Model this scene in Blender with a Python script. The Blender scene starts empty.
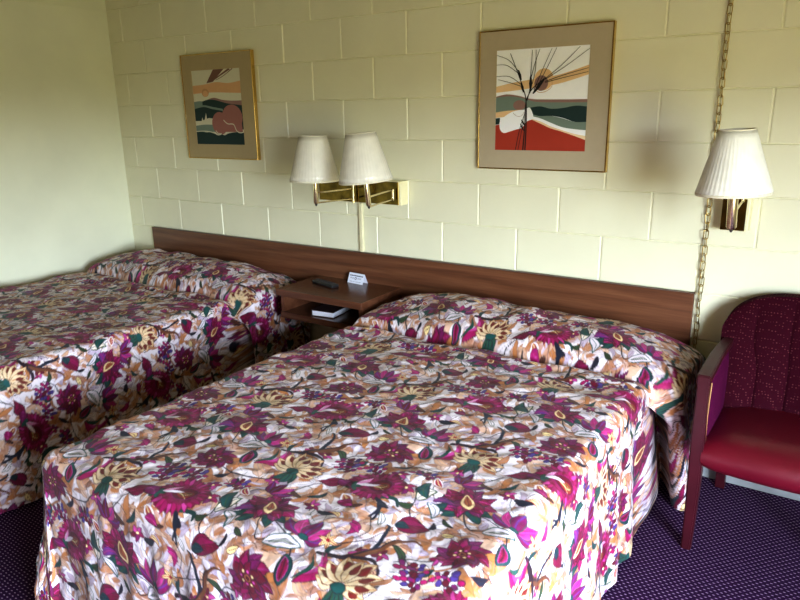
import bpy, bmesh, math, random
import numpy as np
from mathutils import Vector, Matrix

random.seed(7)
rng = np.random.default_rng(11)
PI = math.pi
scene = bpy.context.scene
COL = scene.collection

# ------------------------------------------------------------------ camera
CAM = Vector((3.562083, -2.964153, 1.570354))
FPX = 680.16
CR = Vector((0.8310877, 0.5559133, -0.0159238))
CU = Vector((-0.1359372, 0.2308231, 0.9634530))
CF = Vector((-0.5392720, 0.7985493, -0.2674036))
cd = bpy.data.cameras.new('camera')
cd.sensor_fit = 'HORIZONTAL'; cd.sensor_width = 36.0; cd.lens = FPX / 800 * 36.0
cd.clip_start = 0.05
cam = bpy.data.objects.new('camera', cd); COL.objects.link(cam)
m = Matrix((CR, CU, -CF)).transposed().to_4x4(); m.translation = CAM
cam.matrix_world = m
scene.camera = cam

# ------------------------------------------------------------------ helpers
def lin(r, g, b):
    f = lambda c: (c / 255 / 12.92) if c / 255 <= .04045 else ((c / 255 + .055) / 1.055) ** 2.4
    return (f(r), f(g), f(b), 1.0)

def obj(name, me, mat=None, parent=None):
    if isinstance(me, bmesh.types.BMesh):
        bm = me; me = bpy.data.meshes.new(name)
        bmesh.ops.recalc_face_normals(bm, faces=bm.faces[:])
        bm.to_mesh(me); bm.free()
    o = bpy.data.objects.new(name, me); COL.objects.link(o)
    if mat:
        for mm in (mat if isinstance(mat, (list, tuple)) else [mat]): me.materials.append(mm)
    if parent: o.parent = parent
    return o

def tag(o, label, cat, group=None):
    o['label'] = label; o['category'] = cat
    if group: o['group'] = group
    return o

def thing(name, label, cat, loc=(0, 0, 0), group=None):
    o = bpy.data.objects.new(name, None); COL.objects.link(o)
    o.location = loc; o.empty_display_size = .1
    return tag(o, label, cat, group)

def struct(name, bm, mat):
    o = obj(name, bm, mat); o['kind'] = 'structure'; return o

def smooth(o, angle=40):
    for p in o.data.polygons: p.use_smooth = True
    try: o.data.set_sharp_from_angle(angle=math.radians(angle))
    except Exception: pass
    return o

def add_box(bm, x0, x1, y0, y1, z0, z1, bev=0, seg=2, mat=0):
    t = bmesh.new()
    bmesh.ops.create_cube(t, size=1)
    for v in t.verts:
        v.co = Vector(((x0 + x1) / 2 + v.co.x * (x1 - x0), (y0 + y1) / 2 + v.co.y * (y1 - y0), (z0 + z1) / 2 + v.co.z * (z1 - z0)))
    if bev: bmesh.ops.bevel(t, geom=t.edges[:], offset=bev, segments=seg, profile=.5, affect='EDGES')
    merge(bm, t, mat)

def merge(bm, t, mat=0, M=None):
    mp = {}
    for v in t.verts: mp[v] = bm.verts.new(M @ v.co if M else v.co)
    for f in t.faces:
        try:
            nf = bm.faces.new([mp[v] for v in f.verts]); nf.material_index = mat
        except ValueError: pass
    t.free()

def add_tube(bm, pts, r, n=10, caps=True, mat=0, closed=False):
    pts = [Vector(p) for p in pts]; N = len(pts)
    rs = r if isinstance(r, (list, tuple)) else [r] * N
    rings = []; up = None
    for i, p in enumerate(pts):
        if closed: d = pts[(i + 1) % N] - pts[i - 1]
        else: d = pts[min(i + 1, N - 1)] - pts[max(i - 1, 0)]
        d.normalize()
        if up is None: up = Vector((0, 0, 1)) if abs(d.z) < .9 else Vector((1, 0, 0))
        a = d.cross(up).normalized(); b = a.cross(d).normalized(); up = b
        rings.append([bm.verts.new(p + (a * math.cos(2 * PI * k / n) + b * math.sin(2 * PI * k / n)) * rs[i]) for k in range(n)])
    for i in range(N if closed else N - 1):
        A, B = rings[i], rings[(i + 1) % N]
        for k in range(n):
            f = bm.faces.new((A[k], A[(k + 1) % n], B[(k + 1) % n], B[k])); f.material_index = mat
    if caps and not closed:
        bm.faces.new(rings[0][::-1]).material_index = mat; bm.faces.new(rings[-1]).material_index = mat

def add_lathe(bm, prof, n=32, M=None, cap=True, mat=0, rmod=None):
    rings = []
    for (r, z) in prof:
        ring = []
        for k in range(n):
            a = 2 * PI * k / n; rr = r * (rmod(a) if rmod else 1)
            co = Vector((rr * math.cos(a), rr * math.sin(a), z))
            ring.append(bm.verts.new(M @ co if M else co))
        rings.append(ring)
    for A, B in zip(rings, rings[1:]):
        for k in range(n):
            bm.faces.new((A[k], A[(k + 1) % n], B[(k + 1) % n], B[k])).material_index = mat
    if cap:
        bm.faces.new(rings[0][::-1]); bm.faces.new(rings[-1])

def add_poly(bm, pts2, y, mat, x0, z0, sx, sz):
    vs = [bm.verts.new((x0 + px * sx, y, z0 + pz * sz)) for px, pz in pts2]
    f = bm.faces.new(vs); f.material_index = mat
    return f

# ------------------------------------------------------------------ materials
def new_mat(name):
    mt = bpy.data.materials.new(name); mt.use_nodes = True
    nt = mt.node_tree; b = nt.nodes['Principled BSDF']
    return mt, nt, b

def N(nt, typ, **kw):
    n = nt.nodes.new(typ)
    for k, v in kw.items(): setattr(n, k, v)
    return n

def ramp(nt, stops, interp='LINEAR'):
    r = N(nt, 'ShaderNodeValToRGB'); r.color_ramp.interpolation = interp
    e = r.color_ramp.elements
    while len(e) < len(stops): e.new(.5)
    for el, (p, c) in zip(e, stops): el.position = p; el.color = c
    return r

def plain(name, col, rough=.5, metal=0, spec=.5, coat=0, noise=.06, nscale=30, bump=0, bscale=200, sheen=0):
    mt, nt, b = new_mat(name)
    tc = N(nt, 'ShaderNodeTexCoord'); nz = N(nt, 'ShaderNodeTexNoise'); nz.inputs['Scale'].default_value = nscale; nz.inputs['Detail'].default_value = 4
    nt.links.new(tc.outputs['Object'], nz.inputs['Vector'])
    a = tuple(min(1, c * (1 - noise)) for c in col[:3]) + (1,); d = tuple(min(1, c * (1 + noise)) for c in col[:3]) + (1,)
    r = ramp(nt, [(.3, a), (.7, d)]); nt.links.new(nz.outputs['Fac'], r.inputs['Fac'])
    nt.links.new(r.outputs['Color'], b.inputs['Base Color'])
    b.inputs['Roughness'].default_value = rough; b.inputs['Metallic'].default_value = metal
    b.inputs['Specular IOR Level'].default_value = spec; b.inputs['Coat Weight'].default_value = coat
    b.inputs['Sheen Weight'].default_value = sheen
    if bump:
        n2 = N(nt, 'ShaderNodeTexNoise'); n2.inputs['Scale'].default_value = bscale
        nt.links.new(tc.outputs['Object'], n2.inputs['Vector'])
        bp = N(nt, 'ShaderNodeBump'); bp.inputs['Strength'].default_value = bump; bp.inputs['Distance'].default_value = .002
        nt.links.new(n2.outputs['Fac'], bp.inputs['Height']); nt.links.new(bp.outputs['Normal'], b.inputs['Normal'])
    return mt

WALLC = (.80, .775, .575, 1)
M_wall = plain('painted_block', WALLC, .42, noise=.03, nscale=3, bump=.25, bscale=60)
M_wall2 = plain('painted_board', (.76, .755, .57, 1), .5, noise=.05, nscale=2.5, bump=.15, bscale=40)
M_lowbounce = plain('front_wall_low_bounce', (.16, .10, .06, 1), .5, noise=.2, nscale=6)  # unseen front wall, dark finish made up to cut bounced light
M_ceil = plain('ceiling_paint', (.45, .42, .30, 1), .7, noise=.02)
M_base = plain('baseboard_vinyl', (.32, .33, .32, 1), .5)
M_brass = plain('polished_brass', (.36, .25, .07, 1), .10, metal=1, noise=.02)
M_plate = plain('brass_plate_painted_reflection', (.15, .10, .022, 1), .12, metal=1, noise=.45, nscale=22)  # brass darkened and mottled in colour to stand in for dim room reflections
M_boxpale = plain('pale_gold_enamel', (.85, .78, .50, 1), .4, noise=.02)
M_brass2 = plain('pale_brass', (.80, .68, .42, 1), .25, metal=1, noise=.03)
M_frame = plain('gold_frame_metal', (.62, .43, .14, 1), .25, metal=1, noise=.04)
M_chain = plain('antique_brass_chain', (.40, .28, .09, 1), .28, metal=1, noise=.1)
M_cord = plain('clear_gold_cord', (.45, .38, .18, 1), .35)
M_race = plain('cream_cover', (.78, .72, .48, 1), .4)
M_black = plain('black_plastic', (.012, .012, .014, 1), .35)
M_key = plain('grey_rubber_keys', (.05, .05, .055, 1), .6)
M_paper = plain('white_card', (.80, .82, .90, 1), .6, noise=.01)
M_ink = plain('dark_ink', (.05, .055, .11, 1), .6)
M_pages = plain('book_pages', (.80, .80, .86, 1), .7, noise=.02)
M_cover = plain('dark_book_cover', (.035, .016, .016, 1), .4)
M_leather = plain('burgundy_vinyl', (.10, .002, .010, 1), .36, noise=.08, nscale=8, bump=.25, bscale=140)
M_lacq = plain('burgundy_lacquered_wood', (.050, .005, .010, 1), .42, spec=.35, coat=.06, noise=.15, nscale=12)
M_mattress = plain('mattress_ticking', (.6, .58, .55, 1), .8)
M_winframe = plain('window_frame_white', (.75, .74, .70, 1), .4)
M_shell = plain('linen_edge', (.75, .70, .55, 1), .7)
M_tip = plain('dark_switch', (.02, .015, .01, 1), .4)
M_nail = plain('gold_piping', (.30, .15, .05, 1), .6, metal=.1)

def shade_mat(name, col, trans, gloss):
    mt, nt, b = new_mat(name)
    tc = N(nt, 'ShaderNodeTexCoord'); nz = N(nt, 'ShaderNodeTexNoise'); nz.inputs['Scale'].default_value = 25
    nt.links.new(tc.outputs['Object'], nz.inputs['Vector'])
    r = ramp(nt, [(.3, tuple(c * .93 for c in col[:3]) + (1,)), (.7, col)])
    nt.links.new(nz.outputs['Fac'], r.inputs['Fac']); nt.links.new(r.outputs['Color'], b.inputs['Base Color'])
    b.inputs['Roughness'].default_value = .25 if gloss else .6
    b.inputs['Coat Weight'].default_value = .6 if gloss else 0
    b.inputs['Coat Roughness'].default_value = .08
    tr = N(nt, 'ShaderNodeBsdfTranslucent'); nt.links.new(r.outputs['Color'], tr.inputs['Color'])
    mx = N(nt, 'ShaderNodeMixShader'); mx.inputs['Fac'].default_value = trans
    out = nt.nodes['Material Output']
    nt.links.new(b.outputs['BSDF'], mx.inputs[1]); nt.links.new(tr.outputs['BSDF'], mx.inputs[2]); nt.links.new(mx.outputs['Shader'], out.inputs['Surface'])
    return mt
M_shadeL = shade_mat('wrapped_pleated_shade', (.95, .91, .80, 1), .2, True)
M_shadeR = shade_mat('white_pleated_shade', (.97, .95, .87, 1), .15, False)

def glass_mat():
    mt, nt, b = new_mat('window_glass')
    nz = N(nt, 'ShaderNodeTexNoise'); r = ramp(nt, [(0, (.95, .97, .96, 1)), (1, (1, 1, 1, 1))])
    nt.links.new(nz.outputs['Fac'], r.inputs['Fac'])
    tr = N(nt, 'ShaderNodeBsdfTransparent'); nt.links.new(r.outputs['Color'], tr.inputs['Color'])
    b.inputs['Roughness'].default_value = .02; b.inputs['Base Color'].default_value = (.02, .02, .02, 1)
    mx = N(nt, 'ShaderNodeMixShader'); mx.inputs['Fac'].default_value = .05
    nt.links.new(tr.outputs['BSDF'], mx.inputs[1]); nt.links.new(b.outputs['BSDF'], mx.inputs[2])
    nt.links.new(mx.outputs['Shader'], nt.nodes['Material Output'].inputs['Surface'])
    return mt
M_glass = glass_mat()

def wood_mat(name, c0, c1, c2, rough=.4, axis='x', coat=.15):
    mt, nt, b = new_mat(name)
    tc = N(nt, 'ShaderNodeTexCoord'); mp = N(nt, 'ShaderNodeMapping')
    s = {'x': (1.1, 16, 16), 'y': (16, 1.1, 16), 'z': (16, 16, 1.1)}[axis]
    mp.inputs['Scale'].default_value = s
    nt.links.new(tc.outputs['Object'], mp.inputs['Vector'])
    n1 = N(nt, 'ShaderNodeTexNoise'); n1.inputs['Scale'].default_value = 1.6; n1.inputs['Detail'].default_value = 6; n1.inputs['Distortion'].default_value = 1.2
    nt.links.new(mp.outputs['Vector'], n1.inputs['Vector'])
    w = N(nt, 'ShaderNodeTexWave'); w.wave_type = 'BANDS'; w.bands_direction = 'Z' if axis != 'z' else 'X'
    w.inputs['Scale'].default_value = .32; w.inputs['Distortion'].default_value = 12; w.inputs['Detail'].default_value = 5; w.inputs['Detail Scale'].default_value = 1.1
    nt.links.new(mp.outputs['Vector'], w.inputs['Vector'])
    mm = N(nt, 'ShaderNodeMath', operation='MULTIPLY_ADD'); mm.inputs[1].default_value = .20
    m2 = N(nt, 'ShaderNodeMath', operation='MULTIPLY'); m2.inputs[1].default_value = .50
    nt.links.new(n1.outputs['Fac'], m2.inputs[0]); nt.links.new(w.outputs['Fac'], mm.inputs[0]); nt.links.new(m2.outputs[0], mm.inputs[2])
    r = ramp(nt, [(.15, c0), (.5, c1), (.85, c2)]); mp2 = N(nt, 'ShaderNodeMapping'); mp2.inputs['Scale'].default_value = tuple(6 if q < 2 else q * 14 for q in s); nt.links.new(tc.outputs['Object'], mp2.inputs['Vector'])
    n3 = N(nt, 'ShaderNodeTexNoise'); n3.inputs['Scale'].default_value = 1; n3.inputs['Detail'].default_value = 3; nt.links.new(mp2.outputs['Vector'], n3.inputs['Vector'])
    m3 = N(nt, 'ShaderNodeMath', operation='MULTIPLY_ADD'); m3.inputs[1].default_value = .42; nt.links.new(n3.outputs['Fac'], m3.inputs[0]); nt.links.new(mm.outputs[0], m3.inputs[2])
    nt.links.new(m3.outputs[0], r.inputs['Fac'])
    nt.links.new(r.outputs['Color'], b.inputs['Base Color'])
    b.inputs['Roughness'].default_value = rough; b.inputs['Coat Weight'].default_value = coat; b.inputs['Coat Roughness'].default_value = .25
    return mt
M_wood = wood_mat('walnut_laminate', lin(62, 36, 23), lin(102, 63, 41), lin(126, 84, 57), .38)
M_woodn = wood_mat('nightstand_laminate', lin(62, 35, 23), lin(92, 56, 38), lin(112, 74, 52), .22)
M_wooddark = wood_mat('laminate_edge', lin(60, 34, 26), lin(84, 50, 38), lin(98, 62, 48), .4)

def carpet_mat():
    mt, nt, b = new_mat('dotted_carpet')
    tc = N(nt, 'ShaderNodeTexCoord')
    sep = N(nt, 'ShaderNodeSeparateXYZ'); nt.links.new(tc.outputs['Object'], sep.inputs[0])
    def mth(op, a, bb=None, c=None):
        n = N(nt, 'ShaderNodeMath', operation=op)
        for i, v in enumerate((a, bb, c)):
            if v is None: continue
            if isinstance(v, (int, float)): n.inputs[i].default_value = v
            else: nt.links.new(v, n.inputs[i])
        return n.outputs[0]
    px, py = .0205, .0128
    row = mth('DIVIDE', sep.outputs['Y'], py); fr = mth('FLOOR', row); rowf = mth('SUBTRACT', mth('FRACT', row), .5)
    par = mth('MODULO', fr, 2.0); off = mth('MULTIPLY', par, .5)
    cx = mth('SUBTRACT', mth('FRACT', mth('ADD', mth('DIVIDE', sep.outputs['X'], px), off)), .5)
    dx = mth('MULTIPLY', cx, px); dy = mth('MULTIPLY', rowf, py)
    d = mth('SQRT', mth('ADD', mth('POWER', mth('DIVIDE', dx, .0054), 2.0), mth('POWER', mth('DIVIDE', dy, .0025), 2.0)))
    nz = N(nt, 'ShaderNodeTexNoise'); nz.inputs['Scale'].default_value = 350; nt.links.new(tc.outputs['Object'], nz.inputs['Vector'])
    d2 = mth('ADD', d, mth('MULTIPLY', mth('SUBTRACT', nz.outputs['Fac'], .5), .9))
    rp = ramp(nt, [(.55, (1, 1, 1, 1)), (1.0, (0, 0, 0, 1))]); nt.links.new(d2, rp.inputs['Fac'])
    nb = N(nt, 'ShaderNodeTexNoise'); nb.inputs['Scale'].default_value = 120; nt.links.new(tc.outputs['Object'], nb.inputs['Vector'])
    base = ramp(nt, [(.3, (.014, .003, .020, 1)), (.7, (.034, .008, .046, 1))]); nt.links.new(nb.outputs['Fac'], base.inputs['Fac'])
    mx = N(nt, 'ShaderNodeMix', data_type='RGBA'); nt.links.new(rp.outputs['Color'], mx.inputs['Factor'])
    nt.links.new(base.outputs['Color'], mx.inputs['A']); mx.inputs['B'].default_value = (.36, .24, .36, 1)
    nt.links.new(mx.outputs['Result'], b.inputs['Base Color'])
    b.inputs['Roughness'].default_value = .95; b.inputs['Specular IOR Level'].default_value = .1
    bp = N(nt, 'ShaderNodeBump'); bp.inputs['Strength'].default_value = .5; bp.inputs['Distance'].default_value = .003
    nt.links.new(nz.outputs['Fac'], bp.inputs['Height']); nt.links.new(bp.outputs['Normal'], b.inputs['Normal'])
    return mt
M_carpet = carpet_mat()

def dotted_fabric(name, base, dot, scale, dotsize):
    mt, nt, b = new_mat(name)
    tc = N(nt, 'ShaderNodeTexCoord')
    v = N(nt, 'ShaderNodeTexVoronoi'); v.inputs['Scale'].default_value = scale; v.inputs['Randomness'].default_value = .35
    nt.links.new(tc.outputs['Object'], v.inputs['Vector'])
    rp = ramp(nt, [(dotsize, (1, 1, 1, 1)), (dotsize + .12, (0, 0, 0, 1))]); nt.links.new(v.outputs['Distance'], rp.inputs['Fac'])
    mx = N(nt, 'ShaderNodeMix', data_type='RGBA'); nt.links.new(rp.outputs['Color'], mx.inputs['Factor'])
    mx.inputs['A'].default_value = base; mx.inputs['B'].default_value = dot
    nt.links.new(mx.outputs['Result'], b.inputs['Base Color']); b.inputs['Roughness'].default_value = .85
    b.inputs['Specular IOR Level'].default_value = .06
    return mt
M_backfab = dotted_fabric('dotted_burgundy_fabric', (.034, .002, .008, 1), (.12, .030, .035, 1), 95, .16)
M_armfab = dotted_fabric('plum_fabric', (.075, .004, .034, 1), (.12, .010, .055, 1), 120, .15)

# ------------------------------------------------------------------ room
X0, X1, Y0, Y1, H = -.755, 4.80, -3.75, 0.0, 2.44
BW, BH, ZB = .4064, .2032, .008
bm = bmesh.new()
add_box(bm, X0 - .1, X1 + .1, .0050, .12, -.02, H)          # mortar plane behind the block faces
def blocks(bm):
    g = .0022
    for j in range(-1, 13):
        z0, z1 = ZB + j * BH, ZB + (j + 1) * BH
        z0 = max(z0, -.01); z1 = min(z1, H - .001)
        if z1 - z0 < .02: continue
        off = 0 if j % 2 == 1 else .5          # course just under z 2.04 is j=9
        k = -3
        while True:
            x0 = (k + off) * BW; x1 = x0 + BW; k += 1
            if x0 > X1: break
            if x1 < X0 + .01: continue
            a, b_ = max(x0, X0 - .05) + .0012, min(x1, X1 + .05) - .0012
            c, d = z0 + .0014, z1 - .0014
            jit = random.uniform(-.0008, .0008); e = .0050
            jl, jr = jit + random.uniform(-.0005, .0005), jit + random.uniform(-.0005, .0005)
            bk = [bm.verts.new(p) for p in ((a, .0052, c), (b_, .0052, c), (b_, .0052, d), (a, .0052, d))]
            fr = [bm.verts.new(p) for p in ((a + e, jl, c + e * .6), (b_ - e, jr, c + e * .6), (b_ - e, jr, d - e * .6), (a + e, jl, d - e * .6))]
            bm.faces.new(fr)
            for q in range(4): bm.faces.new((bk[q], bk[(q + 1) % 4], fr[(q + 1) % 4], fr[q]))
blocks(bm)
struct('wall_back', bm, M_wall)
bm = bmesh.new()
add_box(bm, X0 - .12, X0, Y0 - .1, Y1, -.02, 2.240)
add_box(bm, X0 - .12, X0, Y0 - .1, Y1, 2.2445, H)
add_box(bm, X0 - .12, X0 - .004, Y0 - .1, Y1, 2.23, 2.25)
struct('wall_left', bm, M_wall2)
bm = bmesh.new(); add_box(bm, X0 - .1, X1 + .12, Y0 - .12, Y0, -.02, H); struct('wall_front', bm, M_lowbounce)
WY0, WY1, WZ0, WZ1 = -3.55, -1.95, .35, 1.74
bm = bmesh.new()
add_box(bm, X1, X1 + .12, Y0 - .1, WY0, -.02, H); add_box(bm, X1, X1 + .12, WY1, Y1, -.02, H)
add_box(bm, X1, X1 + .12, WY0, WY1, -.02, WZ0); add_box(bm, X1, X1 + .12, WY0, WY1, WZ1, H)
struct('wall_right', bm, M_wall2)
bm = bmesh.new()
for (a, b_, c, d) in ((WY0, WY0 + .05, WZ0, WZ1), (WY1 - .05, WY1, WZ0, WZ1), (WY0, WY1, WZ0, WZ0 + .05), (WY0, WY1, WZ1 - .05, WZ1), ((WY0 + WY1) / 2 - .02, (WY0 + WY1) / 2 + .02, WZ0, WZ1)):
    add_box(bm, X1 + .03, X1 + .08, a, b_, c, d)
wf = struct('window_1', bm, M_winframe)
bm = bmesh.new(); add_box(bm, X1 + .052, X1 + .058, WY0 + .04, WY1 - .04, WZ0 + .04, WZ1 - .04); obj('window_pane', bm, M_glass, wf)
bm = bmesh.new(); add_box(bm, X0 - .1, X1 + .1, Y0 - .1, Y1 + .1, -.1, 0); struct('floor', bm, M_carpet)
bm = bmesh.new(); add_box(bm, X0 - .1, X1 + .1, Y0 - .1, Y1 + .1, H, H + .1); struct('ceiling', bm, M_ceil)
bm = bmesh.new(); add_box(bm, X0 + .001, X1 - .001, -.012, -.001, 0, .10, .003); struct('baseboard_back', bm, M_base)

# ------------------------------------------------------------------ bedspread print (painted in numpy on one repeat, half drop lattice)
LA, LB = .41, .62; PIX = .0008
TW, TH = int(round(LA / PIX)), int(round(LB / PIX))
LA, LB = TW * PIX, TH * PIX
tile = np.zeros((TH, TW, 3)); tile[:] = lin(226, 214, 216)[:3]
C_ = lambda *a: np.array(lin(*a)[:3])
WHITE, LILAC, TAN, PEACH, CREAM = C_(232, 221, 224), C_(184, 166, 184), C_(178, 114, 62), C_(208, 166, 134), C_(238, 214, 156)
MAG, BURG, PURP, NAVY, TEAL, DARK, BROWN, GREEN, RED, PINK, GREY, VIOL = C_(160, 10, 90), C_(100, 6, 36), C_(120, 18, 94), C_(24, 28, 46), C_(24, 78, 74), C_(40, 20, 32), C_(104, 58, 32), C_(54, 78, 44), C_(150, 22, 34), C_(196, 70, 150), C_(128, 112, 122), C_(86, 60, 140)

def vnoise(x, y, seed=0):
    xi = np.floor(x).astype(int); yi = np.floor(y).astype(int); fx = x - xi; fy = y - yi
    fx = fx * fx * (3 - 2 * fx); fy = fy * fy * (3 - 2 * fy)
    def h(a, b):
        n = (a * 374761393 + b * 668265263 + seed * 1442695041) & 0x7fffffff
        n = ((n ^ (n >> 13)) * 1274126177) & 0x7fffffff
        return ((n ^ (n >> 16)) & 0xffff) / 65535.0
    return (h(xi, yi) * (1 - fx) + h(xi + 1, yi) * fx) * (1 - fy) + (h(xi, yi + 1) * (1 - fx) + h(xi + 1, yi + 1) * fx) * fy

def paint(cx, cy, R, fn):
    """fn(dx, dy) -> (alpha, colour) drawn round (cx, cy) on every lattice copy that meets the tile"""
    for i in range(-2, 3):
        for j in range(-3, 4):
            ox, oy = cx + i * LA, cy + j * LB + i * LB / 2
            a0, a1 = int((ox - R) / PIX), int((ox + R) / PIX) + 1; b0, b1 = int((oy - R) / PIX), int((oy + R) / PIX) + 1
            a0, b0 = max(a0, 0), max(b0, 0); a1, b1 = min(a1, TW), min(b1, TH)
            if a0 >= a1 or b0 >= b1: continue
            X, Y = np.meshgrid((np.arange(a0, a1) + .5) * PIX - ox, (np.arange(b0, b1) + .5) * PIX - oy)
            al, c = fn(X, Y)
            al = np.clip(al, 0, 1)[..., None]
            reg = tile[b0:b1, a0:a1]
            tile[b0:b1, a0:a1] = reg * (1 - al) + c * al

def aa(d): return np.clip(.5 - d / (PIX * 1.2), 0, 1)        # signed distance to coverage

def leaf(cx, cy, ang, L, W, col, col2=None, bend=0, outline=None, ow=.0016, vein=None, p=.8, alpha=1.0):
    ca, sa = math.cos(ang), math.sin(ang); ow = ow * 1.35
    def fn(dx, dy):
        x = dx * ca + dy * sa; y = -dx * sa + dy * ca
        y = y - bend * (x / L) * (1 - x / L) * 4 * L
        t = np.clip(x / L, 0, 1); w = W / 2 * np.sin(PI * t ** p) ** .8
        d = np.abs(y) - w; d = np.where((x < 0) | (x > L), 1, d)
        c = np.broadcast_to(col, dx.shape + (3,)).copy()
        if col2 is not None:
            k = np.clip(vnoise(x * 60 + cx * 999, y * 900, 3) * .9 + (np.abs(y) / (W / 2 + 1e-6)) * .5 - .35, 0, 1)[..., None]
            c = c * (1 - k) + col2 * k
        if vein is not None:
            k = aa(np.abs(y) - .0011)[..., None] * (t > .08)[..., None]; c = c * (1 - k) + vein * k
        if outline is not None:
            k = aa(-(d + ow))[..., None]; c = c * (1 - k) + outline * k
        return aa(d) * alpha, c
    paint(cx, cy, L * 1.05 + W, fn)

def stroke(pts, w0, w1, col):
    P = [np.array(p, float) for p in pts]; Q = []
    n = 10
    for i in range(len(P) - 1):
        p0, p1, p2, p3 = P[max(i - 1, 0)], P[i], P[i + 1], P[min(i + 2, len(P) - 1)]
        for k in range(n):
            t = k / n
            Q.append(.5 * ((2 * p1) + (-p0 + p2) * t + (2 * p0 - 5 * p1 + 4 * p2 - p3) * t * t + (-p0 + 3 * p1 - 3 * p2 + p3) * t ** 3))
    Q.append(P[-1]); Q = np.array(Q); c = Q.mean(0); R = np.abs(Q - c).max() + max(w0, w1)
    def fn(dx, dy):
        best = np.full(dx.shape, 1.0)
        for i in range(len(Q) - 1):
            a, b = Q[i] - c, Q[i + 1] - c; ab = b - a; L2 = (ab ** 2).sum() + 1e-12
            t = np.clip(((dx - a[0]) * ab[0] + (dy - a[1]) * ab[1]) / L2, 0, 1)
            dd = np.hypot(dx - a[0] - t * ab[0], dy - a[1] - t * ab[1])
            ww = w0 + (w1 - w0) * (i + t) / (len(Q) - 1)
            best = np.minimum(best, dd - ww / 2)
        return aa(best), np.broadcast_to(col, dx.shape + (3,))
    paint(c[0], c[1], R, fn)

def bloom(cx, cy, R, n, col, col2, ang=0, sx=1, sy=1, depth=.3, fringe=0, outline=None, pw=1.0):
    def fn(dx, dy):
        ca, sa = math.cos(ang), math.sin(ang)
        x = (dx * ca + dy * sa) / sx; y = (-dx * sa + dy * ca) / sy
        r = np.hypot(x, y); th = np.arctan2(y, x)
        lim = R * (1 - depth + depth * np.abs(np.cos(th * n / 2)) ** pw)
        if fringe: lim = lim * (1 + fringe * (np.abs(((th * 13 / PI) % 1) - .5) - .25) * 2)
        d = r - lim
        k = np.clip(vnoise(th * 9 + cx * 77, r * 120, 5) * 1.1 - .3 + .35 * (r / R) ** 2 + .25 * np.sin(th * n) * (r / R), 0, 1)[..., None]
        c = col * (1 - k) + col2 * k
        seam = (aa((np.abs(np.sin(th * n / 2)) * 0 + np.abs(np.cos(th * n / 2)) * r - .0009)) * (r > R * .35))[..., None] * .7
        c = c * (1 - seam) + DARK * seam
        if outline is not None:
            q = aa(-(d + .0016))[..., None]; c = c * (1 - q) + outline * q
        return aa(d), c
    paint(cx, cy, R * max(sx, sy) * 1.2, fn)

def blob(cx, cy, rx, ry, col, ang=0, outline=None, ow=.0015, alpha=1.0):
    ca, sa = math.cos(ang), math.sin(ang)
    def fn(dx, dy):
        x = dx * ca + dy * sa; y = -dx * sa + dy * ca
        d = (np.hypot(x / rx, y / ry) - 1) * min(rx, ry)
        c = np.broadcast_to(col, dx.shape + (3,)).copy()
        if outline is not None:
            q = aa(-(d + ow))[..., None]; c = c * (1 - q) + outline * q
        return aa(d) * alpha, c
    paint(cx, cy, max(rx, ry) * 1.1, fn)

rd = random.Random(5)
U = rd.uniform
# brush-stroke ground: overlapping pale petals, tan washes, thin grey drawing
for i in range(60):
    leaf(U(0, LA), U(0, LB), U(0, 2 * PI), U(.07, .13), U(.03, .055), rd.choice([TAN, TAN, PEACH, LILAC, WHITE]), rd.choice([PEACH, WHITE, LILAC]), U(-.25, .25), None, alpha=.85)
for i in range(330):
    c, o = rd.choice([(TAN, BROWN), (TAN, BROWN), (TAN, None), (TAN * .8, BROWN), (TAN * .9, None), (PEACH, BROWN), (PEACH, GREY), (WHITE, GREY), (WHITE, GREY), (WHITE, GREY), (LILAC, GREY), (LILAC, GREY), (WHITE, LILAC)])
    leaf(U(0, LA), U(0, LB), U(0, 2 * PI), U(.035, .085), U(.012, .028), c, c * .6 + rd.choice([WHITE, TAN, LILAC]) * .4, U(-.25, .25), (o * .7 + c * .3) if o is not None else None, .0013, (c * .45 + GREY * .55) if rd.random() < .6 else None, alpha=.95)
for i in range(34):
    x, y, a = U(0, LA), U(0, LB), U(0, 2 * PI); pts = [(x, y)]
    for k in range(4): a += U(-.9, .9); x += .02 * math.cos(a); y += .02 * math.sin(a); pts.append((x, y))
    stroke(pts, .0022, .0012, rd.choice([GREY * .6, BROWN, DARK, GREEN * .7]))
def P_(p, dx, dy): return (p[0] + dx, p[1] + dy)
B = (.0, .0)
for pts, w0, w1, c in [
    ([(.02, -.05), (.06, -.11), (.10, -.09), (.143, -.03)], .0046, .0028, DARK),
    ([(.0, .05), (-.03, .09), (.0, .14), (.05, .19), (.11, .22)], .0046, .0028, DARK),
    ([(.17, -.15), (.15, -.10), (.10, -.06), (.03, -.03)], .0052, .003, DARK),
    ([(.33, -.14), (.29, -.19), (.24, -.22), (.17, -.23), (.09, -.22)], .005, .003, NAVY),
    ([(.34, .14), (.30, .19), (.29, .24), (.26, .29)], .0044, .0028, DARK),
    ([(.20, -.02), (.26, .01), (.30, .06), (.335, .13)], .0038, .0026, DARK),
    ([(.43, .01), (.38, .03), (.33, .035), (.27, .02)], .0034, .0022, DARK),
    ([(-.05, .08), (-.09, .06), (-.11, .01), (-.08, -.04)], .004, .0024, DARK),
    ([(.09, -.20), (.05, -.25), (.0, -.27), (-.03, -.31)], .0046, .0024, NAVY),
    ([(.23, .11), (.26, .06), (.24, .01)], .0034, .0022, DARK)]:
    stroke(pts, w0, w1, c)
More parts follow.
